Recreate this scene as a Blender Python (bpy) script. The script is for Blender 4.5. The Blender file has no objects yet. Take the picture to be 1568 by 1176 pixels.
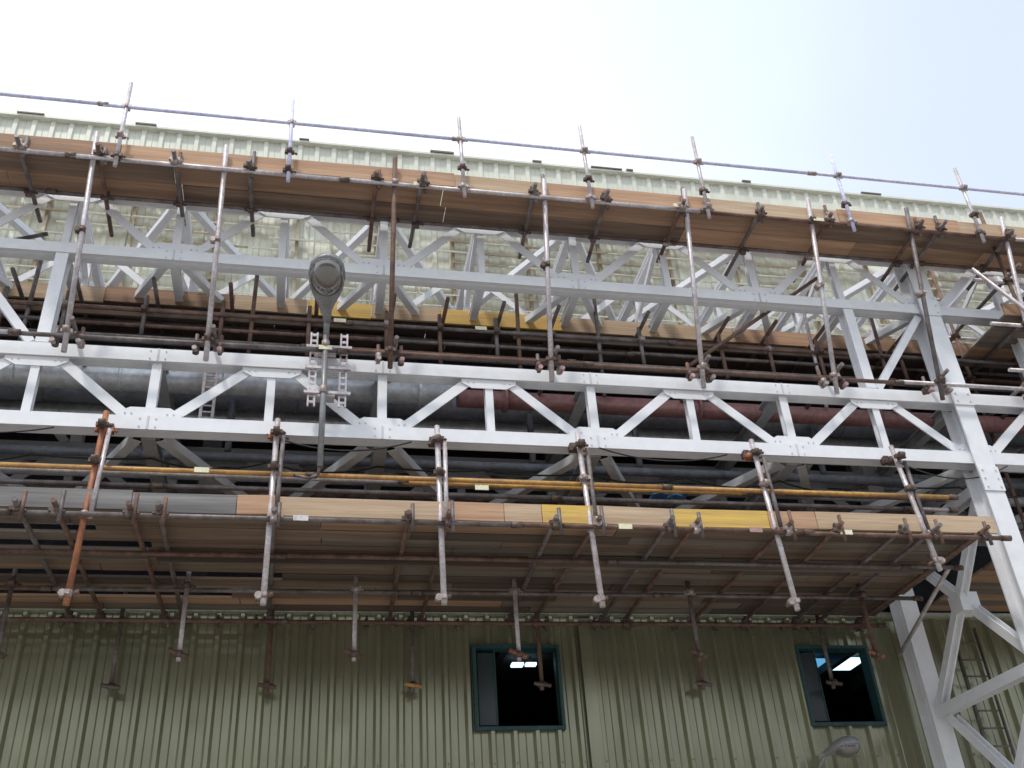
import bpy, math, random
from mathutils import Vector, Matrix
random.seed(7)
EYE=1.6
scene=bpy.context.scene
scene.view_settings.view_transform='Standard'
scene.view_settings.look='None'
scene.view_settings.exposure=0

# ------------------------------------------------------------ materials
def mat(name,col,rough=0.6,metal=0.0,col2=None,scale=3.0,stretch=(1,1,1),lo=0.4,hi=0.65,bump=0.0,spec=0.5,detail=6,fine=0.12):
    m=bpy.data.materials.new(name); m.use_nodes=True
    nt=m.node_tree; b=nt.nodes['Principled BSDF']
    tc=nt.nodes.new('ShaderNodeTexCoord'); mp=nt.nodes.new('ShaderNodeMapping')
    mp.inputs['Scale'].default_value=stretch
    nt.links.new(tc.outputs['Object'],mp.inputs['Vector'])
    n=nt.nodes.new('ShaderNodeTexNoise'); n.inputs['Scale'].default_value=scale; n.inputs['Detail'].default_value=detail
    n.inputs['Roughness'].default_value=0.65
    nt.links.new(mp.outputs[0],n.inputs['Vector'])
    r=nt.nodes.new('ShaderNodeValToRGB')
    c2=col2 if col2 else tuple(c*0.7 for c in col)
    r.color_ramp.elements[0].position=lo; r.color_ramp.elements[0].color=(*c2,1)
    r.color_ramp.elements[1].position=hi; r.color_ramp.elements[1].color=(*col,1)
    nt.links.new(n.outputs['Fac'],r.inputs['Fac'])
    n2=nt.nodes.new('ShaderNodeTexNoise'); n2.inputs['Scale'].default_value=scale*7; n2.inputs['Detail'].default_value=4
    nt.links.new(mp.outputs[0],n2.inputs['Vector'])
    mr=nt.nodes.new('ShaderNodeMapRange'); mr.inputs[1].default_value=0.3; mr.inputs[2].default_value=0.7
    mr.inputs[3].default_value=1-fine*2; mr.inputs[4].default_value=1+fine
    nt.links.new(n2.outputs['Fac'],mr.inputs[0])
    mx=nt.nodes.new('ShaderNodeMix'); mx.data_type='RGBA'; mx.blend_type='MULTIPLY'; mx.inputs[0].default_value=1
    nt.links.new(r.outputs[0],mx.inputs[6]); nt.links.new(mr.outputs[0],mx.inputs[7])
    nt.links.new(mx.outputs[2],b.inputs['Base Color'])
    b.inputs['Roughness'].default_value=rough; b.inputs['Metallic'].default_value=metal
    b.inputs['Specular IOR Level'].default_value=spec
    if bump>0:
        bp=nt.nodes.new('ShaderNodeBump'); bp.inputs['Strength'].default_value=bump; bp.inputs['Distance'].default_value=0.02
        nt.links.new(n2.outputs['Fac'],bp.inputs['Height']); nt.links.new(bp.outputs[0],b.inputs['Normal'])
    return m
def emit(name,col,s):
    m=bpy.data.materials.new(name); m.use_nodes=True
    b=m.node_tree.nodes['Principled BSDF']
    b.inputs['Base Color'].default_value=(*col,1); b.inputs['Emission Color'].default_value=(*col,1); b.inputs['Emission Strength'].default_value=s
    return m
M={}
M['white']=mat('white_painted_steel',(0.84,0.84,0.87),0.4,0,(0.78,0.78,0.80),0.9,lo=0.3,hi=0.5,fine=0.025)
M['whiteold']=mat('weathered_white_steel',(0.68,0.69,0.71),0.5,0,(0.57,0.57,0.58),1.0,lo=0.35,hi=0.6,fine=0.03)
M['grey']=mat('grey_painted_steel',(0.42,0.44,0.46),0.5,0,(0.35,0.36,0.37),1.5,fine=0.04)
M['galv']=mat('galvanised_tube',(0.68,0.63,0.65),0.42,0.3,(0.46,0.38,0.38),4,lo=0.35,hi=0.6)
M['galvdark']=mat('dull_galvanised_tube',(0.24,0.21,0.21),0.55,0.3,(0.13,0.10,0.09),4)
M['galvblue']=mat('new_galvanised_tube',(0.74,0.73,0.95),0.45,0.0,(0.64,0.63,0.88),3)
M['rust']=mat('rusty_tube',(0.24,0.14,0.105),0.7,0.15,(0.13,0.075,0.055),6,bump=0.3)
M['rustred']=mat('red_rust_tube',(0.46,0.18,0.085),0.6,0.1,(0.28,0.10,0.055),6)
M['orange']=mat('orange_tube',(0.72,0.40,0.10),0.55,0,(0.46,0.24,0.09),3)
M['coupler']=mat('coupler_steel',(0.22,0.155,0.13),0.6,0.35,(0.09,0.06,0.05),12)
M['couplerg']=mat('coupler_zinc',(0.55,0.49,0.47),0.5,0.3,(0.30,0.22,0.20),12)
M['pink']=mat('pink_tube_cap',(0.60,0.36,0.35),0.6)
G=(0.12,3,3)
M['w_or']=mat('orange_brown_plank',(0.60,0.37,0.23),0.75,0,(0.44,0.26,0.16),2.2,G,bump=0.2,fine=0.08)
M['w_br']=mat('brown_plank',(0.41,0.25,0.155),0.8,0,(0.26,0.155,0.10),2.2,G,bump=0.2,fine=0.09)
M['w_bb']=mat('dull_brown_plank',(0.26,0.175,0.125),0.85,0,(0.15,0.10,0.07),2.2,G,bump=0.2,fine=0.09)
M['w_tan']=mat('tan_plank',(0.60,0.45,0.31),0.75,0,(0.48,0.33,0.21),2.2,G,bump=0.2,fine=0.08)
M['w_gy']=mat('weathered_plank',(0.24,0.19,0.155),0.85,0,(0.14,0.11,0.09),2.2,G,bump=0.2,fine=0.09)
M['w_dk']=mat('dark_plank',(0.13,0.09,0.07),0.85,0,(0.075,0.052,0.04),2.2,G,bump=0.2,fine=0.07)  # darkest brown of the plank tones
M['w_ye']=mat('yellow_painted_plank',(0.80,0.54,0.10),0.6,0,(0.60,0.37,0.12),2.2,G,bump=0.2,fine=0.08)
M['w_mt']=mat('steel_plank',(0.24,0.225,0.22),0.5,0.3,(0.12,0.11,0.105),1.4,G)
M['tag']=mat('tag_plate',(0.85,0.82,0.65),0.5,0,(0.8,0.75,0.5),9)
M['olive']=mat('olive_cladding',(0.37,0.365,0.245),0.25,0.5,(0.30,0.30,0.20),0.8,(1,1,0.25),lo=0.35,hi=0.65,spec=0.8,fine=0.04)
M['cream']=mat('cream_cladding',(0.74,0.74,0.64),0.42,0.0,(0.66,0.66,0.57),0.8,(1,1,0.25),fine=0.04)
M['louvre']=mat('cream_louvre',(0.90,0.86,0.76),0.5,0.0,(0.80,0.75,0.63),1.4)
M['louvrebr']=mat('brown_louvre',(0.50,0.42,0.30),0.5,0.0,(0.40,0.32,0.23),1.4)
M['flash']=mat('brown_flashing',(0.24,0.19,0.15),0.5,0,(0.17,0.13,0.10),2)
M['flashl']=mat('pale_flashing',(0.40,0.40,0.32),0.5,0,(0.32,0.32,0.25),2)
M['teal']=mat('teal_window_frame',(0.035,0.10,0.105),0.5,0,(0.025,0.07,0.075),3)
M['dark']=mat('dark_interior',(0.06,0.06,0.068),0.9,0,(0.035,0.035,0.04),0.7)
M['darkst']=mat('dark_steel',(0.08,0.08,0.09),0.6,0.2,(0.045,0.045,0.045),2)
M['pipe']=mat('insulated_pipe',(0.72,0.73,0.76),0.35,0.3,(0.58,0.58,0.61),1.6)
M['pipered']=mat('red_primer_pipe',(0.34,0.16,0.155),0.55,0,(0.24,0.11,0.105),2)
M['pipegrey']=mat('grey_pipe',(0.22,0.23,0.27),0.5,0.2,(0.14,0.145,0.165),2)
M['cable']=mat('black_cable',(0.03,0.03,0.03),0.5)
M['conc']=mat('concrete_ground',(0.45,0.43,0.395),0.9,0,(0.36,0.345,0.32),0.6,bump=0.2)
M['brick']=mat('dark_brick',(0.26,0.16,0.12),0.85,0,(0.20,0.12,0.09),3)
M['lampbody']=mat('lamp_body',(0.30,0.30,0.31),0.4,0.2,(0.24,0.24,0.24),5)
M['lampl']=mat('pale_lamp_body',(0.36,0.36,0.38),0.45,0.1,(0.30,0.30,0.31),5)
M['green']=mat('green_valve',(0.06,0.30,0.17),0.5)
M['blue']=mat('blue_tarpaulin',(0.06,0.20,0.45),0.6)
g=bpy.data.materials.new('lamp_glass'); g.use_nodes=True
b=g.node_tree.nodes['Principled BSDF']; b.inputs['Base Color'].default_value=(0.18,0.165,0.155,1); b.inputs['Roughness'].default_value=0.1
b.inputs['Specular IOR Level'].default_value=0.9; b.inputs['Coat Weight'].default_value=1.0; b.inputs['Metallic'].default_value=0.3
M['glass']=g
g=bpy.data.materials.new('window_glass'); g.use_nodes=True
b=g.node_tree.nodes['Principled BSDF']; b.inputs['Base Color'].default_value=(0.05,0.065,0.07,1); b.inputs['Roughness'].default_value=0.25
b.inputs['Specular IOR Level'].default_value=0.5
M['wglass']=g
M['fluo']=emit('fluorescent_tube',(0.62,0.90,1.0),2.0)
M['fluob']=emit('blue_skylight',(0.13,0.42,0.72),0.9)

# ------------------------------------------------------------ mesh builder
def V(x,y,h): return Vector((x,y,h+EYE))
class MB:
    def __init__(s,name,parent=None):
        s.name=name; s.v=[]; s.f=[]; s.m=[]; s.sm=[]; s.slots=[]; s.parent=parent
    def mi(s,k):
        if k not in s.slots: s.slots.append(k)
        return s.slots.index(k)
    def quadbox(s,c,u,w,d,k):
        i=len(s.v)
        for a in(-1,1):
            for b_ in(-1,1):
                for e in(-1,1):
                    s.v.append(c+u*a+w*b_+d*e)
        k=s.mi(k)
        for f in((0,1,3,2),(4,6,7,5),(0,4,5,1),(2,3,7,6),(0,2,6,4),(1,5,7,3)):
            s.f.append([i+j for j in f]); s.m.append(k); s.sm.append(False)
    def box(s,x0,x1,y0,y1,h0,h1,k):
        s.quadbox(V((x0+x1)/2,(y0+y1)/2,(h0+h1)/2),Vector(((x1-x0)/2,0,0)),Vector((0,(y1-y0)/2,0)),Vector((0,0,(h1-h0)/2)),k)
    def bar(s,p1,p2,n,wu,wn,k,off=(0,0)):
        d=(p2-p1); L=d.length; d=d/L
        n=Vector(n); n=(n-d*n.dot(d)).normalized(); u=d.cross(n)
        c=(p1+p2)/2+u*off[0]+n*off[1]
        s.quadbox(c,d*(L/2),u*(wu/2),n*(wn/2),k)
    def hbeam(s,p1,p2,n,depth,width,k,tf=0.022,tw=0.016):
        s.bar(p1,p2,n,width,tf,k,(0,depth/2-tf/2)); s.bar(p1,p2,n,width,tf,k,(0,-depth/2+tf/2))
        s.bar(p1,p2,n,tw,depth-2*tf,k)
    def angle(s,p1,p2,n,w,k,t=0.016):
        s.bar(p1,p2,n,w,t,k,(0,-w/2)); s.bar(p1,p2,n,t,w-t,k,(w/2-t/2,0))
    def tube(s,p1,p2,r,k,seg=10,r2=None,cap=True):
        d=(p2-p1).normalized(); a=Vector((0,0,1)) if abs(d.z)<0.9 else Vector((1,0,0))
        u=d.cross(a).normalized(); w=d.cross(u); i=len(s.v); r2=r if r2 is None else r2
        for p,rr in((p1,r),(p2,r2)):
            for j in range(seg):
                t=2*math.pi*j/seg; s.v.append(p+u*(math.cos(t)*rr)+w*(math.sin(t)*rr))
        kk=s.mi(k)
        for j in range(seg):
            j2=(j+1)%seg; s.f.append([i+j,i+j2,i+seg+j2,i+seg+j]); s.m.append(kk); s.sm.append(True)
        if cap:
            s.f.append([i+j for j in range(seg)][::-1]); s.m.append(kk); s.sm.append(False)
            s.f.append([i+seg+j for j in range(seg)]); s.m.append(kk); s.sm.append(False)
    def coupler(s,p,ax1,ax2,k=None,r=0.032):
        k=k or random.choice(['coupler','coupler','couplerg'])
        a=Vector(ax1).normalized(); b_=Vector(ax2).normalized()
        n=a.cross(b_)
        if n.length<0.1: n=Vector((0,1,0))
        n.normalize()
        s.tube(p-a*0.04,p+a*0.04,r*1.4,k,8)
        q=p+n*r*1.9*random.choice([-1,1])
        s.tube(q-b_*0.04,q+b_*0.04,r*1.4,k,8)
        for e in(-1,1):
            o=b_*e*r*1.75
            s.quadbox(p+o,a*0.026,n*0.026,b_*0.02,k)
        s.tube(p+b_*r*1.2+a*0.01,p+b_*(r*1.2+0.08)+n*0.03,0.010,k,6)
        s.tube(p+b_*(r*1.2+0.05)+n*0.02,p+b_*(r*1.2+0.072)+n*0.027,0.020,k,6)
    def cable(s,p1,p2,sag,r,k,n=10):
        pr=p1
        for i in range(1,n+1):
            t=i/n; q=p1.lerp(p2,t)-Z*(sag*4*t*(1-t)); s.tube(pr,q,r,k,6,cap=False); pr=q
    def finish(s):
        me=bpy.data.meshes.new(s.name)
        me.from_pydata([tuple(v) for v in s.v],[],s.f)
        for k in s.slots: me.materials.append(M[k])
        me.polygons.foreach_set('material_index',s.m); me.polygons.foreach_set('use_smooth',s.sm)
        me.update()
        o=bpy.data.objects.new(s.name,me); scene.collection.objects.link(o)
        if s.parent: o.parent=s.parent
        return o
def empty(name):
    o=bpy.data.objects.new(name,None); scene.collection.objects.link(o); return o
X=Vector((1,0,0)); Y=Vector((0,1,0)); Z=Vector((0,0,1))
R=0.032
# ------------------------------------------------------------ ground
gm=MB('ground')
gm.v=[Vector((-400,-400,0)),Vector((400,-400,0)),Vector((400,400,0)),Vector((-400,400,0))]
gm.f=[[0,1,2,3]]; gm.m=[gm.mi('conc')]; gm.sm=[False]; gm.finish()
ob=MB('unseen_sky_blocker')  # unseen building added behind the camera to block low sky and darken the wall
ob.box(-45,45,-34,-18,-EYE,10.5,'brick'); ob.box(-45.3,45.3,-34.3,-17.7,10.503,10.9,'flash')
for fl_ in range(3):
    for i in range(22):
        x=-43+i*4; h=0.2+fl_*3.4
        ob.box(x,x+1.6,-18.0,-17.95,h,h+1.7,'teal'); ob.box(x+.08,x+1.52,-17.949,-17.94,h+.08,h+1.62,'wglass'); ob.box(x-.1,x+1.7,-17.999,-17.85,h-.12,h-.003,'flashl')
ob.finish()

# ------------------------------------------------------------ building
bd=empty('industrial_building')
WY=15.2; BX0,BX1=-26,34
WIN=[(2.62,3.90,3.92,5.12),(8.0,9.2,3.92,5.12)]
def cladding(name,h0,h1,k,windows,pitch=0.34,depth=0.06,yy=WY,fw=0.08):
    mb=MB(name,bd); kk=mb.mi(k)
    prof=[]
    x=BX0
    while x<BX1:
        prof+= [(x,0),(x+pitch*0.28,0),(x+pitch*0.31,-0.010),(x+pitch*0.34,0),(x+pitch*0.62,0),(x+pitch*(0.62+fw),-depth),(x+pitch*(1-fw),-depth)]
        x+=pitch
    prof.append((x,0))
    for (xa,ya),(xb,yb) in zip(prof,prof[1:]):
        segs=[(h0,h1)]
        for (wx0,wx1,wh0,wh1) in windows:
            if wx0<(xa+xb)/2<wx1: segs=[(h0,wh0),(wh1,h1)]
        for a,c in segs:
            i=len(mb.v)
            mb.v+=[V(xa,yy+ya,a),V(xb,yy+yb,a),V(xb,yy+yb,c),V(xa,yy+ya,c)]
            mb.f.append([i,i+1,i+2,i+3]); mb.m.append(kk); mb.sm.append(False)
    return mb
lw=cladding('lower_wall_cladding',-EYE,5.66,'olive',WIN,depth=0.07,fw=0.11); lw.finish()
uw=cladding('upper_wall_cladding',11.1,15.7,'cream',[],depth=0.045); uw.finish()
fl=MB('flashings',bd)
fl.box(BX0,BX1,15.08,15.32,5.66,5.74,'flashl')
fl.box(BX0,BX1,15.10,15.6,11.0,11.098,'flashl')
fl.box(BX0,BX1,15.08,15.5,15.70,15.75,'cream')
for x,w in ((-3.8,0.4),(-6.0,0.5),(2.1,0.5),(5.6,0.7),(6.4,0.15),(4.3,0.2),(12,0.5),(9.1,0.2),(-0.6,0.2)):
    fl.box(x,x+w,15.05,15.3,15.755,15.78+0.03*random.random(),'flash')
fl.box(4.30,4.50,15.112,15.13,-EYE,5.6,'olive')
x=BX0+0.28
while x<BX1:
    for h in(5.3,3.4): fl.tube(V(x,15.13,h),V(x,15.118,h),0.012,'flash',6)
    x+=0.34
fl.finish()
sh=MB('shell',bd)
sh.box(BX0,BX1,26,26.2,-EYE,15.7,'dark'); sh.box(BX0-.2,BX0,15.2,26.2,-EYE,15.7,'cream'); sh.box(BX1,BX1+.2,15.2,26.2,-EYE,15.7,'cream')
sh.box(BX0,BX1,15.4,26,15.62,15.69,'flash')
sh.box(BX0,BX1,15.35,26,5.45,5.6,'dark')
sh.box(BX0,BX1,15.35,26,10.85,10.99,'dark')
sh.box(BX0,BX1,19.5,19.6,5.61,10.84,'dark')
x=-20
while x<30:
    sh.hbeam(V(x,15.9,5.61),V(x,15.9,10.84),Y,0.3,0.3,'darkst'); x+=6.1
sh.hbeam(V(BX0,15.8,8.4),V(BX1,15.8,8.4),Y,0.2,0.2,'darkst')
sh.finish()
lv=MB('louvre_band',bd)
h=11.35
while h<14.3:
    x=-14.0
    while x<22:
        L=random.choice([0.55,0.8,1.1,1.6])
        if random.random()<0.88:
            c=V(x+L/2,14.98,h)
            lv.quadbox(c,X*(L/2-0.03),Vector((0,0.075,0.05)),Vector((0,-0.006,0.008)),'louvre' if random.random()<0.8 else 'louvrebr')
        x+=L
    h+=0.27
x=-14
while x<22:
    lv.box(x-0.03,x+0.03,15.05,15.135,11.2,14.4,'louvrebr'); x+=1.5
lv.finish()
for (a,c,h0,h1) in WIN:
    wn=MB('window',bd)
    t=0.05
    for q in((a-t,c+t,h0-t,h0),(a-t,c+t,h1,h1+t),(a-t,a,h0+.001,h1-.001),(c,c+t,h0+.001,h1-.001)):
        wn.box(q[0],q[1],15.10,15.34,q[2],q[3],'teal')
    wn.box(a+0.02,a+0.04,15.2,15.24,h0+0.003,h1-0.003,'teal')
    wn.box(a+0.30,a+0.32,15.2,15.24,h0+0.003,h1-0.003,'teal')
    wn.box(a+0.04,a+0.30,15.215,15.222,h0+0.05,h1-0.05,'wglass')
    wn.box(a+.02,c-.02,15.2,15.24,h0+.002,h0+.03,'teal')
    wn.finish()
li=MB('ceiling_lights',bd)
li.box(3.48,3.68,16.5,16.66,5.30,5.34,'fluo'); li.box(3.72,3.90,16.5,16.62,5.30,5.34,'fluo')
li.box(9.22,9.85,16.25,16.85,5.30,5.34,'fluo'); li.box(8.55,9.14,16.3,16.8,5.30,5.34,'fluob')
for x,y in((3.6,16.56),(3.8,16.56),(9.5,16.6),(8.9,16.6)): li.box(x-.02,x+.02,y-.02,y+.02,5.34,5.45,'darkst')
for x in (2,3.1,4.5,7,8.2,9.2,10.4): li.box(x,x+.12,15.5,25,5.2,5.44,'darkst')
li.finish()

# ------------------------------------------------------------ pipe bridge
pb=empty('pipe_bridge')
HB,HM,HU,HT=7.0,8.07,9.83,10.99
xb=[10.0-3.03*k for k in range(-4,8)]
xb.sort()
XA,XB=xb[0],xb[-1]
def gusset(mb,x,y,h,w,hh,up,k,yo):
    i=len(mb.v); s_=1 if up else -1
    pts=[(-w/2,0),(w/2,0),(w/2*0.98,hh*0.45),(w/3.2,hh),(-w/3.2,hh),(-w/2*0.98,hh*0.45)]
    for dy in(-0.008,0.008):
        for px,pz in pts: mb.v.append(V(x+px,y+yo+dy,h+s_*pz))
    kk=mb.mi(k)
    mb.f.append([i+j for j in range(6)]); mb.f.append([i+6+j for j in range(6)][::-1])
    mb.m+= [kk,kk]; mb.sm+=[False,False]
    for j in range(6):
        j2=(j+1)%6; mb.f.append([i+j,i+6+j,i+6+j2,i+j2]); mb.m.append(kk); mb.sm.append(False)
    for bx in(-0.38,-0.28,0.28,0.38):
        p=V(x+bx*w,y+yo-0.008,h+s_*hh*0.35); mb.tube(p,p-Y*0.014,0.011,'whiteold',6)
def girder(name,y,h0,h1,ch,k,dw=0.15,gw=0.8):
    mb=MB(name,pb)
    for h in(h0,h1):
        mb.hbeam(V(XA,y,h),V(XB,y,h),Y,0.22,ch,k)
        for x in xb:
            mb.box(x-0.012,x+0.012,y-0.120,y-0.1105,h-ch/2,h+ch/2,'whiteold')
            for bx in(-0.1,0.1):
                for bh in(-0.06,0.06):
                    p=V(x+bx,y-0.11,h+bh); mb.tube(p,p-Y*0.012,0.011,'whiteold',6)
    a=h0+ch/2; c=h1-ch/2
    for i,x in enumerate(xb):
        mb.hbeam(V(x,y,a),V(x,y,c),Y,0.12,dw*0.9,k)
        gusset(mb,x,y,a,gw,0.15,True,k,-0.07)
        if i<len(xb)-1:
            xm=x+1.515
            mb.hbeam(V(xm,y,a),V(xm,y,c),Y,0.12,dw*0.8,k)
            gusset(mb,xm,y,c,gw,0.15,False,k,-0.07)
            for e,(xx0,xx1) in enumerate(((x+0.26,xm-0.26),(xm+0.26,x+3.03-0.26))):
                p1=V(xx0,y,a if e==0 else c); p2=V(xx1,y,c if e==0 else a)
                mb.bar(p1,p2,Y,dw,0.02,k,(0,-0.045)); mb.bar(p1,p2,Y,0.02,0.09,k,(dw/2-0.01,0.01))
    mb.finish()
girder('front_lower_truss',12.0,HB,HM,0.20,'white',0.14)
girder('front_upper_truss',12.0,HU,HT,0.18,'white',0.13)
girder('back_lower_truss',14.7,HB,HM,0.22,'whiteold',0.14)
girder('back_upper_truss',14.7,HU,HT,0.18,'white',0.13)
girder('middle_upper_truss',13.4,10.0,11.0,0.12,'white',0.11)
ps=MB('posts',pb)
for x in(-9.7,-3.62,8.50,11.6,17.6):
    for y in(12.0,14.7):
        ps.hbeam(V(x,y,HM+0.12),V(x,y,HU-0.10),Y,0.2,0.17,'white')
        s_=-1 if x in(-3.62,-9.7) else 1
        ps.hbeam(V(x+s_*0.15,y,HM+0.14),V(x+s_*1.3,y,HU-0.12),Y,0.12,0.12,'white')
ps.finish()
cb=MB('cross_beams',pb)
xs=sorted(xb+[x+1.515 for x in xb[:-1]])
for j,x in enumerate(xs):
    if j%2==0:
        cb.hbeam(V(x,12.12,HB-0.02),V(x,14.58,HB-0.02),Z,0.2,0.18,'grey')
        cb.hbeam(V(x,12.12,HM),V(x,14.58,HM),Z,0.2,0.16,'grey')
    cb.hbeam(V(x,12.12,HT),V(x,14.58,HT),Z,0.14,0.12,'white')
    cb.hbeam(V(x,12.12,HU),V(x,14.58,HU),Z,0.14,0.12,'white')
for a,c in zip(xb,xb[1:]):
    m_=(a+c)/2
    for (x1,y1,x2,y2) in((a+.15,12.15,m_,14.5),(m_,14.5,c-.15,12.15)):
        cb.angle(V(x1,y1,HB-0.06),V(x2,y2,HB-0.06),Z,0.13,'whiteold')
        cb.angle(V(x1,y1,HT-0.02),V(x2,y2,HT-0.02),Z,0.11,'white')
        cb.angle(V(x1,y1,HU+0.02),V(x2,y2,HU+0.02),Z,0.11,'white')
    cb.angle(V(a,12.2,HU+.1),V(a,14.5,HT-.1),X,0.09,'white'); cb.angle(V(m_,14.5,HU+.1),V(m_,12.2,HT-.1),X,0.09,'white')
cb.finish()
def trestle(name,x):
    t=MB(name,pb)
    t.hbeam(V(x,12.0,-EYE+0.05),V(x,12.0,HT+0.05),Y,0.36,0.32,'white',0.026,0.02)
    t.hbeam(V(x-0.1,14.72,-EYE+0.05),V(x-0.1,14.72,HT+0.05),Y,0.34,0.30,'white',0.026,0.02)
    for h in(9.85,8.1,6.6,3.9,1.2):
        if h<7: t.hbeam(V(x,12.18,h),V(x-.1,14.54,h),X,0.18,0.16,'white')
        t.box(x-0.17,x+0.17,11.80,11.815,h-0.2,h+0.2,'white')
        for bx in(-.11,.11):
            for bh in(-.14,0,.14): t.tube(V(x+bx,11.80,h+bh),V(x+bx,11.785,h+bh),.014,'whiteold',6)
    for h1,h0 in((6.5,3.95),(3.8,1.25),(1.1,-1.4)):
        t.hbeam(V(x,12.2,h1),V(x-.1,14.5,h0),X,0.14,0.14,'white'); t.hbeam(V(x+0.07,14.5,h1),V(x+0.15,12.2,h0),X,0.14,0.14,'white')
        hm=(h1+h0)/2; t.box(x-0.12,x+0.20,13.2,13.5,hm-0.15,hm+0.15,'white')
    for y in(12.0,14.72): t.box(x-0.35,x+0.35,y-0.35,y+0.35,-EYE,-EYE+0.05,'grey')
    t.finish()
trestle('trestle',9.97); trestle('trestle_far',-14.3)
pp=MB('pipes',pb)
def flpipe(y,h,r,k,fl=None,step=2.9,xo=0,xa=None,xz=None):
    xa=XA if xa is None else xa; xz=XB if xz is None else xz
    pp.tube(V(xa,y,h),V(xz,y,h),r,k,20)
    x=xa+xo+0.1
    while x<xz-0.1:
        pp.tube(V(x,y,h),V(x+0.05,y,h),r*1.05 if not fl else r*1.35,fl or k,20); x+=step
flpipe(12.65,8.16,0.19,'pipe',step=1.4,xz=2.0); flpipe(12.75,8.16,0.14,'pipered','pipered',3.1,0.6,xa=2.1)
flpipe(13.35,8.40,0.22,'pipegrey',step=1.8); flpipe(14.1,8.42,0.16,'pipe',None,3.3,0.7)
flpipe(12.5,8.72,0.05,'pipegrey'); flpipe(13.9,8.9,0.10,'pipered')
flpipe(13.2,7.26,0.07,'pipegrey'); flpipe(13.8,7.28,0.09,'pipe',None,2.2); flpipe(14.3,7.25,0.05,'galvdark')
pp.box(XA,XB,12.95,14.5,8.72,8.76,'darkst')
for x in(-7.5,-1.2,3.3,5.0,8.1):
    pp.tube(V(x,13.2,7.34),V(x,13.2,8.2),0.05,'pipegrey',12)
for j in range(5):
    pp.quadbox(V(4.75+j*0.11,12.2+0.02*(j%2),6.30+0.03*math.sin(j*2.1)),Vector((0.06,0,0.02*(-1)**j)),Vector((0,0.15,0)),Z*0.012,'blue')
for x in(7.25,9.3,9.5): pp.box(x,x+.07,12.1,12.2,7.13,7.24,'green')
xo=-2.1
for s_ in(0,0.16):
    pp.box(xo+0.55+s_,xo+0.59+s_,12.3,12.34,7.3,8.6,'galv')
for j in range(12): pp.box(xo+0.59,xo+0.71,12.31,12.33,7.35+j*0.1,7.37+j*0.1,'galv')
for i,(a,c) in enumerate(zip(xs,xs[1:])):
    pp.cable(V(a,12.6,6.86),V(c,12.6,6.86),random.uniform(.03,.16),0.013,'cable')
    if i%3==1: pp.cable(V(a,11.86,6.88),V(c+.4,11.9,6.88),random.uniform(.1,.3),0.011,'cable')
pp.finish()

# ------------------------------------------------------------ scaffolding
def planks(mb,x0,x1,y0,y1,h,kinds,w=0.245,t=0.04,miss=None):
    n=max(1,int((y1-y0)/w)); w=(y1-y0)/n
    for i in range(n):
        x=x0-random.random()*2
        while x<x1:
            L=random.choice([2.4,3.0,3.9])
            a=max(x,x0); c=min(x+L,x1)
            if c-a>0.1 and not(miss and miss(a,c,i)):
                o=random.uniform(0,0.014)
                mb.box(a+0.006,c-0.006,y0+i*w+0.005,y0+(i+1)*w-0.005,h+o,h+t+o,random.choice(kinds))
            x+=L
def toe(mb,segs,y,h0,h1):
    for a,c,k in segs:
        o=random.uniform(-0.015,0.015); dy=random.uniform(-0.006,0.006); tl=random.uniform(-0.018,0.018)
        mb.bar(V(a+0.004,y+dy,(h0+h1)/2+o),V(c-0.004,y+dy,(h0+h1)/2+o+tl),Y,h1-h0,0.038,k)

us=empty('scaffolding')
ub=MB('boards',us)
planks(ub,-9,14.5,11.06,11.86,10.80,['w_br','w_or','w_br','w_br','w_bb'],w=0.27)
toe(ub,[(-9,-5.5,'w_br'),(-5.5,-2.9,'w_br'),(-2.9,-0.6,'w_or'),(-0.6,1.9,'w_or'),(1.9,3.3,'w_tan'),(3.3,6.0,'w_or'),(6.0,8.2,'w_tan'),(8.2,10.4,'w_or'),(10.4,14.5,'w_tan')],11.03,10.80,11.07)
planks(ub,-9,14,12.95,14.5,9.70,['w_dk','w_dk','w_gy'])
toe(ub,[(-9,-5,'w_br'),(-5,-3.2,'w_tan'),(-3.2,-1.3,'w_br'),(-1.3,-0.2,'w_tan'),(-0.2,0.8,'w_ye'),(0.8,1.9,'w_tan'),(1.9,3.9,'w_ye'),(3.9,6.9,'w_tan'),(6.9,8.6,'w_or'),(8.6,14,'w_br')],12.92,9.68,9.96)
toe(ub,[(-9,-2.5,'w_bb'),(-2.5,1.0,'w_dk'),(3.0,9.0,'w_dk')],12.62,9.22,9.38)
ub.finish()
ut=MB('tubes',us)
SX=0.977
leanposts=[-5.76,-3.23,-1.455,0.985,3.27,5.55,7.67,9.43,11.2,13.0]
kinds=['galv','galv','galv','rust','galv','galv','galv','galvdark','galv','galv']
LN=0.204
def lp(x,h): return V(x,11.55-LN*(h-8.01),h)
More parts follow.
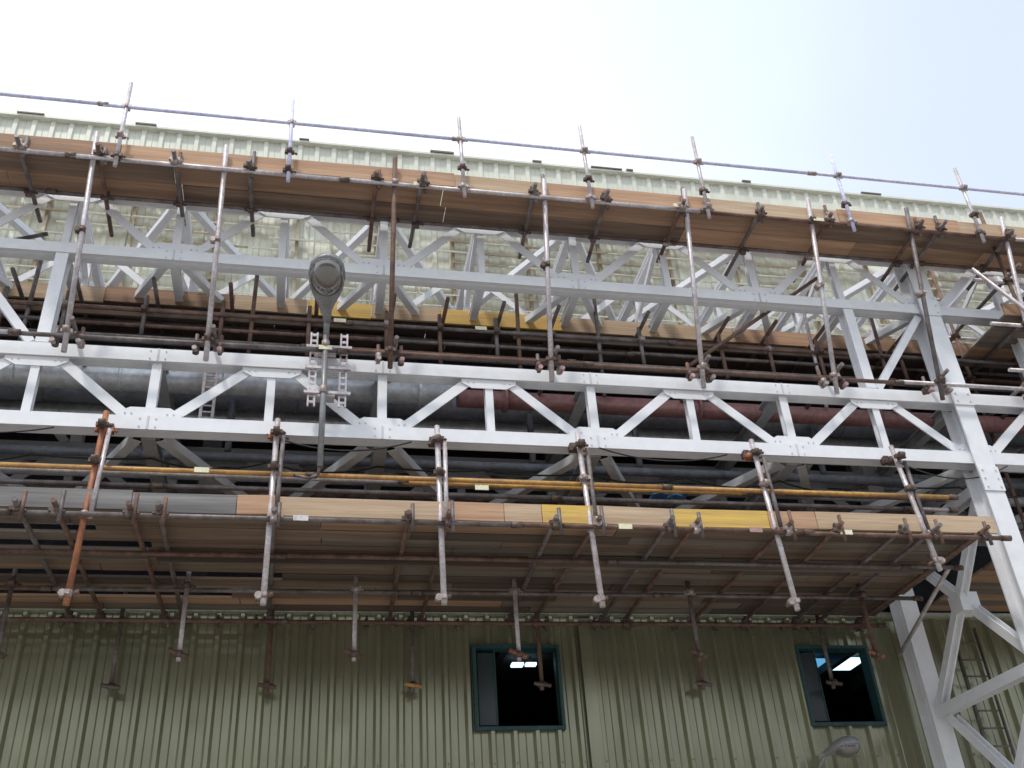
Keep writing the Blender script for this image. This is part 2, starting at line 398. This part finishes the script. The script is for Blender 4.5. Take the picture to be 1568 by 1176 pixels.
for x,k in zip(leanposts,kinds):
    e=random.uniform(-0.05,0.1)
    ut.tube(lp(x,7.80+e*0.5),lp(x,11.10+e),R*1.15,k)
    if abs(x-3.27)<.1 or abs(x-5.55)<.1: ut.tube(lp(x+0.03,9.8)+Y*0.07,lp(x,11.2)+Y*0.07,R,'galvdark')
    ut.coupler(lp(x,8.12),Z,X); ut.coupler(lp(x,10.74),Z,X)
    if random.random()<.5: ut.coupler(lp(x,9.6),Z,Y)
    ut.tube(lp(x,8.22)+X*0.07+Y*-0.15,lp(x,8.22)+X*0.07+Y*1.3,R,'galvdark')
    for s_ in(-0.16,0.16):
        ut.tube(V(x+s_,11.66,7.98),V(x+s_,11.66,8.28),R*0.8,random.choice(['galvdark','rust']))
        ut.coupler(V(x+s_,11.66,8.05),X,Z,random.choice(['couplerg','coupler']))
        ut.tube(V(x+s_,11.52,7.98),V(x+s_,11.60,7.98),R*1.05,random.choice(['pink','couplerg']))
def ledger(mb,y,h,x0,x1,ks,seg=(3.5,6.4),r=R,jig=0.015):
    x=x0
    while x<x1:
        L=random.uniform(*seg); c=min(x+L,x1); j=random.uniform(-jig,jig)
        k=random.choice(ks)
        mb.tube(V(x,y+random.uniform(-.004,.004),h+j),V(c+0.0,y,h+j*0.6),r,k)
        mb.tube(V(c-0.07,y,h+j*0.6),V(c+0.07,y,h+j*.6),r*1.35,'coupler' if r>.03 else 'couplerg',8)
        x=c
ledger(ut,11.62,8.12,-9,14.5,['galv','rust','galvdark'])
ledger(ut,10.96,10.71,-9,14.5,['galv','galv','rust'])
ledger(ut,11.70,10.68,-9,14.5,['rust','galvdark'])
ledger(ut,10.86,11.69,-9,14.5,['galvblue'],seg=(5,6.4),r=0.027)
ledger(ut,12.45,9.22,-9,14.5,['rust','galvdark'])
ledger(ut,12.52,9.0,-9,9,['galvdark','rust'])
ledger(ut,13.3,9.6,-9,14.5,['galvdark'])
ledger(ut,12.3,8.62,-9,14.5,['rust','galvdark'])
for x in(-5.4,-2.97,-0.57,2.04,4.05,5.99,8.5,10.88,13.0):
    x*=SX
    j=random.uniform(-.03,.03); k=random.choice(['galv','galvblue','galv'])
    ut.tube(V(x+j,10.87,10.50),V(x-j,10.86,12.18+random.uniform(-.05,.1)),R*0.9,k)
    ut.coupler(V(x,10.86,11.69),Z,X,'couplerg',0.026); ut.coupler(V(x,10.87,11.08),Z,X,None,0.028); ut.coupler(V(x,10.87,10.71),Z,X)
for x in(-6.2,-4.26,-3.2,-2.17,-1.13,0.72,1.41,3.13,4.28,5.55,6.87,8.07,9.7,10.1,11.4,12.6):
    x*=0.983
    k=random.choice(['rust','galvdark','rust','galvdark'])
    y0=10.80-random.random()*0.08; dx=random.uniform(-.06,.06)
    ut.tube(V(x,y0,10.76),V(x+dx,12.1+random.random()*0.4,10.62),R,k)
    ut.coupler(V(x,10.90,10.76),Y,X); ut.coupler(V(x,11.70,10.66),Y,X)
    hh=random.uniform(0.12,0.34)
    ut.tube(V(x+0.05,10.99,10.62),V(x+0.05,10.98,10.80+hh),R*0.85,random.choice(['rust','galvdark']))
    ut.coupler(V(x+0.05,10.98,10.74),Z,X)
x=-8
while x<14:
    k=random.choice(['rust','galvdark','galvdark'])
    ut.tube(V(x,12.48,8.5+random.random()*.3),V(x,12.48,9.5),R,k); ut.coupler(V(x,12.46,9.22),Z,X)
    ut.tube(V(x+.1,12.2,9.62),V(x+.1,14.4,9.62),R,k)
    x+=random.uniform(0.8,1.6)
for x in(-4.1,-1.0,3.05,4.35,8.05,9.3):
    ut.tube(V(x,12.55,8.2),V(x+0.03,12.5,10.3),R,random.choice(['galv','rust','galvdark']))
ut.tube(V(5.6,12.3,8.6),V(8.3,12.2,10.6),R,'rust'); ut.tube(V(-9,12.3,8.4),V(-4,12.3,10.4),R,'galvdark')
ut.finish()
tg=MB('tags',us)
for x,y,h in((0.3,12.41,9.22),(2.45,12.41,9.24),(1.35,10.91,10.71),(7.75,10.91,10.71),(0.1,11.57,8.12),(5.4,10.91,10.74)):
    tg.box(x-0.09,x+0.09,y-0.012,y-0.004,h-0.03,h+0.035,'tag')
tg.finish()

rs=empty('scaffolding')
rt=MB('tubes',rs)
for y in(11.3,12.9):
    for x in(11.2,12.6,14.0):
        rt.tube(V(x,y,-EYE),V(x,y,11.6),R,random.choice(['galv','galvdark','rust']))
    for h in(7.4,8.3,9.2,10.1):
        rt.tube(V(10.6,y+.06,h),V(14.6,y+.06,h),R,random.choice(['galv','rust']))
        for x in(11.2,12.6,14.0): rt.coupler(V(x,y,h),Z,X)
for x in(11.2,12.6,14.0):
    for h in(7.5,8.4,9.3,10.2): rt.tube(V(x+.06,11.0,h),V(x+.06,13.2,h),R,random.choice(['galv','rust','galvdark']))
rt.tube(V(10.9,11.2,6.8),V(13.6,11.2,9.6),R,'galv'); rt.tube(V(10.5,11.2,10.2),V(12.8,11.2,7.6),R,'galv')
rt.finish()
rb=MB('boards',rs); planks(rb,10.9,14.6,11.35,12.8,9.36,['w_br','w_gy']); toe(rb,[(10.9,14.6,'w_br')],11.32,9.37,9.6)
planks(rb,10.35,15,12.4,14.9,5.70,['w_bb','w_gy','w_br']); rb.finish()

ls=empty('scaffolding')
lb=MB('boards',ls)
PX1=9.45
def miss(a,c,i): return ((a+c)/2< -1.6 and i in(2,4,8,11)) or random.random()<0.02
planks(lb,-9,PX1,11.6,14.95,5.62,['w_bb','w_gy','w_bb','w_br','w_gy','w_dk','w_bb'],w=0.235,miss=miss)
toe(lb,[(-9,-5.0,'w_mt'),(-5.0,-2.1,'w_mt'),(-2.1,-0.88,'w_mt'),(-0.88,-0.42,'w_or'),(-0.42,1.65,'w_tan'),(1.65,2.45,'w_or'),(2.45,2.95,'w_tan'),(2.95,3.62,'w_ye'),(3.62,4.7,'w_tan'),(4.7,6.1,'w_ye'),(6.1,6.8,'w_or'),(6.8,PX1+.1,'w_tan')],11.57,5.575,5.83)
for y in(12.7,):
    toe(lb,[(-8,-2.0,'w_gy'),(-1.9,3.0,'w_dk'),(3.1,9.0,'w_gy')],y,5.44,5.60)
lb.finish()
lt=MB('tubes',ls)
frames=[-4.75,-2.60,-0.47,1.63,3.59,6.17,8.38]
fk=['galv','rustred','galv','galv','galv','galv','galv']
for i,(x,k) in enumerate(zip(frames,fk)):
    bot=4.39 if i<6 else 5.0
    yf=11.5
    lt.tube(V(x,yf+0.2,7.02),V(x,yf-.05,bot+random.uniform(-.05,.03)),R*1.15,k)
    lt.tube(V(x+0.09,yf+0.12,6.72),V(x+0.07,yf+0.02,5.45),R*0.9,random.choice(['galvdark','galv']))
    for h in(6.78,6.25,5.5): lt.coupler(V(x,yf+0.07*(h-bot)/1.2-.03,h),Z,X)
    lt.coupler(V(x,yf-.04,bot+.1),Z,Y,'couplerg'); lt.coupler(V(x,yf+.03,bot+.15),X,Y,'coupler'); lt.tube(V(x-.1,yf+.02,bot+.07),V(x+.1,yf+.02,bot+.15),R*.8,'rust')
    for s_ in(-0.1,0.1):
        lt.quadbox(V(x+s_*0.5,11.87,6.87),X*0.04,Y*0.06,Z*0.05,'coupler'); lt.coupler(V(x+s_*0.4,11.78,6.80),Z,X,random.choice(['rustred','coupler']))
    lt.tube(V(x,14.95,5.9),V(x,14.95,4.4+random.uniform(-.05,.05)),R,random.choice(['galvdark','rust']))
    lt.coupler(V(x,14.95,4.5),Z,X,'coupler'); lt.tube(V(x-.13,14.9,4.5),V(x+.13,14.9,4.46),R*.9,random.choice(['rust','galvdark','orange']))
for x in(-1.58,0.69,2.97,5.63,8.44,-3.8):
    lt.tube(V(x,13.6,5.75),V(x,13.6,4.42),R,random.choice(['galvdark','rust','galv']))
    lt.coupler(V(x,13.6,4.5),Z,X,'coupler'); lt.tube(V(x-.14,13.56,4.56),V(x+.1,13.56,4.46),R,random.choice(['rustred','rust','galvdark']))
    lt.coupler(V(x,13.6,5.45),Z,X)
ledger(lt,11.44,5.46,-9,PX1+.1,['galv','rust','galvdark'])
ledger(lt,11.72,6.22,-9,PX1-.3,['orange'],seg=(4,6.4))
ledger(lt,11.82,6.06,-9,PX1-.3,['galv','galvdark'])
ledger(lt,12.0,6.32,-9,PX1-.3,['rust','orange','galv'])
ledger(lt,12.5,5.45,-9,PX1,['galvdark','rust'])
ledger(lt,13.66,5.43,-9,PX1,['galvdark','rust'])
ledger(lt,14.88,5.43,-9,PX1,['galvdark','rust'])
for x in(-6.3,-4.9,-3.32,-2.9,-2.08,-1.75,-0.42,1.2,1.7,3.08,3.65,4.61,4.98,6.28,7.0,7.98,8.45,9.2):
    k=random.choice(['rust','galvdark','rust','galvdark','galvdark']); dx=random.uniform(-.1,.1)
    lt.tube(V(x,11.32-random.random()*.08,5.54),V(x+dx,15.0,5.53),R,k)
    lt.coupler(V(x,11.42,5.50),Y,X); lt.coupler(V(x+dx,14.9,5.48),Y,X,'coupler')
    lt.tube(V(x+.06,11.40,5.33),V(x+.06,11.41,5.66+random.random()*.1),R*.8,random.choice(['rust','galvdark']))
    q=V(x+dx+.05,14.97,5.5); lt.tube(q,q-Z*0.14,0.03,'coupler',8); lt.coupler(q-Z*.06,Z,X,'coupler')
x=-8.5
while x<9.5:
    q=V(x,15.0,5.5); lt.tube(q,q-Z*random.uniform(.1,.16),0.03,'coupler',8); lt.coupler(q-Z*.05,X,Z,'coupler'); x+=random.uniform(.45,.9)
lt.tube(V(9.3,12.5,5.45),V(9.6,14.8,4.9),R,'galv')
lt.finish()
tg=MB('tags',ls)
for x,y,h,k in((-1.35,11.68,6.22,'tag'),(2.2,11.68,6.1,'tag'),(4.0,11.40,5.46,'tag'),(7.1,11.40,5.46,'tag'),(-0.1,11.40,5.46,'galv'),(5.8,11.40,5.46,'pink')):
    tg.box(x-0.09,x+0.09,y-0.012,y-0.002,h-0.035,h+0.035,k)
tg.finish()

# ------------------------------------------------------------ street lamps
def lamp_head(mb,p,d,L,W,body='lampbody'):
    d=d.normalized(); side=d.cross(Z).normalized(); up=side.cross(d)
    seg=20
    prof=[(0,.16,.16),(.08,.2,.2),(.2,.30,.28),(.35,.46,.36),(.5,.56,.42),(.7,.60,.44),(.85,.54,.38),(.95,.36,.26),(1.0,.08,.08)]
    rings=[]
    for t,w,h in prof:
        i=len(mb.v); rings.append(i)
        for j in range(seg):
            a=2*math.pi*j/seg; s_=math.sin(a)
            mb.v.append(p+d*(t*L)+side*(math.cos(a)*w*W*0.82)+up*(s_*h*W*(0.9 if s_>0 else 0.35)))
    k=mb.mi(body)
    for r1,r2 in zip(rings,rings[1:]):
        for j in range(seg):
            j2=(j+1)%seg; mb.f.append([r1+j,r1+j2,r2+j2,r2+j]); mb.m.append(k); mb.sm.append(True)
    mb.f.append([rings[0]+j for j in range(seg)]); mb.m.append(k); mb.sm.append(False)
    mb.f.append([rings[-1]+j for j in range(seg)]); mb.m.append(k); mb.sm.append(False)
    c=p+d*(0.67*L)-up*(0.10*W); k=mb.mi('glass'); nb=8; rings=[]
    for q in range(nb+1):
        th=q/nb*math.pi/2; i=len(mb.v); rings.append(i)
        for j in range(seg):
            a=2*math.pi*j/seg
            mb.v.append(c+d*(math.cos(a)*math.cos(th)*0.30*L)+side*(math.sin(a)*math.cos(th)*0.46*W)-up*(math.sin(th)*0.36*W+0.001))
    for r1,r2 in zip(rings,rings[1:]):
        for j in range(seg):
            j2=(j+1)%seg; mb.f.append([r1+j,r1+j2,r2+j2,r2+j]); mb.m.append(k); mb.sm.append(True)
    for j in range(seg):
        a=2*math.pi*j/seg; a2=2*math.pi*(j+1)/seg
        P=lambda t:c+d*(math.cos(t)*0.30*L)+side*(math.sin(t)*0.465*W)
        mb.tube(P(a),P(a2),0.011,body,6)
L1=MB('street_lamp')
L1.tube(V(0.1,11.6,6.28),V(0.1,11.6,8.35),0.040,'lampbody',12)
L1.tube(V(0.1,11.6,8.35),V(0.1,11.52,8.62),0.042,'lampbody',12)
L1.tube(V(0.1,11.54,8.55),V(0.1,11.36,8.70),0.06,'lampbody',12)
lamp_head(L1,V(0.08,11.45,8.60),Vector((-0.02,-0.94,0.26)),1.0,0.50)
for x in(-0.10,0.31):
    for s_ in(0,0.085): L1.box(x+s_-0.012,x+s_+0.012,11.68,11.72,7.25,8.45,'galv')
    for j in range(12): L1.box(x+0.012,x+0.073,11.69,11.71,7.3+j*0.1,7.335+j*0.1,'galv')
for h in(7.45,7.85,8.2): L1.box(-0.16,0.46,11.645,11.678,h-.02,h+.02,'galv')
for h in(7.45,8.2): L1.box(-0.05,0.25,11.722,11.87,h-.03,h+.03,'galv')
for h in(7.45,8.2): L1.tube(V(.1,11.6,h-.05),V(.1,11.6,h+.05),.055,'couplerg',12)
pts=[V(0.1,11.6,6.3),V(0.08,11.62,6.18),V(-0.02,11.65,6.14),V(-0.2,11.7,6.2),V(-0.4,11.8,6.35)]
for a,c in zip(pts,pts[1:]): L1.tube(a,c,0.022,'galvdark',8)
L1.finish()
L2=MB('street_lamp')
L2.tube(V(7.85,15.11,2.7),V(7.85,15.11,3.15),0.025,'lampl'); L2.tube(V(7.85,15.11,3.15),V(7.95,14.88,3.40),0.025,'lampl',12)
L2.box(7.77,7.93,15.09,15.125,2.6,3.1,'lampl')
lamp_head(L2,V(7.93,14.92,3.37),Vector((0.42,-0.62,0.10)),0.62,0.36,'lampl')
L2.finish()
la=MB('ladder')
for s_ in(0,0.45): la.tube(V(10.75+s_,14.9,-EYE),V(10.75+s_,14.9,5.4),0.025,'galvdark')
h=-1.3
while h<5.3: la.tube(V(10.75,14.9,h),V(11.2,14.9,h),0.014,'galvdark'); h+=0.28
la.finish()

# ------------------------------------------------------------ camera
cam=bpy.data.cameras.new('camera'); co=bpy.data.objects.new('camera',cam); scene.collection.objects.link(co)
cam.sensor_width=36; cam.lens=36*1550/1568; cam.clip_end=2000
zc=Vector((-.061,-.837,.543)).normalized(); xc=Vector((.9805,.0516,.1896)); xc=(xc-zc*xc.dot(zc)).normalized(); yc=zc.cross(xc)
right=Vector((xc.x,yc.x,zc.x)); down=Vector((xc.y,yc.y,zc.y)); fwd=Vector((xc.z,yc.z,zc.z))
mw=Matrix((( right.x,-down.x,-fwd.x,0),(right.y,-down.y,-fwd.y,0),(right.z,-down.z,-fwd.z,EYE),(0,0,0,1)))
co.matrix_world=mw
scene.camera=co

# ------------------------------------------------------------ light
el=math.radians(60); az_vec=Vector((-0.55,-0.83,0)).normalized()
sd=Vector((az_vec.x*math.cos(el),az_vec.y*math.cos(el),math.sin(el)))
sl=bpy.data.lights.new('sun','SUN'); sl.energy=2.1; sl.angle=math.radians(5); sl.color=(1.0,0.95,0.88)
so=bpy.data.objects.new('sun',sl); scene.collection.objects.link(so); so.rotation_euler=sd.to_track_quat('Z','Y').to_euler()
w=bpy.data.worlds.new('World'); scene.world=w; w.use_nodes=True; nt=w.node_tree
bg=nt.nodes['Background']; bg.inputs[1].default_value=0.15
sk=nt.nodes.new('ShaderNodeTexSky'); sk.sky_type='NISHITA'; sk.sun_disc=False
sk.sun_elevation=el; sk.sun_rotation=math.atan2(sd.x,sd.y); sk.dust_density=3.0; sk.air_density=1.0
tc=nt.nodes.new('ShaderNodeTexCoord'); nz=nt.nodes.new('ShaderNodeTexNoise'); nz.inputs['Scale'].default_value=1.6; nz.inputs['Detail'].default_value=4
nt.links.new(tc.outputs['Generated'],nz.inputs['Vector'])
sx=nt.nodes.new('ShaderNodeSeparateXYZ'); nt.links.new(tc.outputs['Generated'],sx.inputs[0])
m1=nt.nodes.new('ShaderNodeMath'); m1.operation='MULTIPLY_ADD'; m1.inputs[1].default_value=-0.75; m1.inputs[2].default_value=0.55
nt.links.new(sx.outputs[0],m1.inputs[0])
m2=nt.nodes.new('ShaderNodeMath'); m2.operation='MULTIPLY_ADD'; m2.inputs[1].default_value=0.6
nt.links.new(nz.outputs['Fac'],m2.inputs[0]); nt.links.new(m1.outputs[0],m2.inputs[2])
mr=nt.nodes.new('ShaderNodeMapRange'); mr.interpolation_type='SMOOTHSTEP'; mr.inputs[1].default_value=0.35; mr.inputs[2].default_value=0.9; mr.inputs[3].default_value=0.62; mr.inputs[4].default_value=1.0
nt.links.new(m2.outputs[0],mr.inputs[0])
mx=nt.nodes.new('ShaderNodeMix'); mx.data_type='RGBA'; mx.inputs[7].default_value=(7.5,8.3,9.1,1)
nt.links.new(mr.outputs[0],mx.inputs[0]); nt.links.new(sk.outputs[0],mx.inputs[6]); nt.links.new(mx.outputs[2],bg.inputs[0])
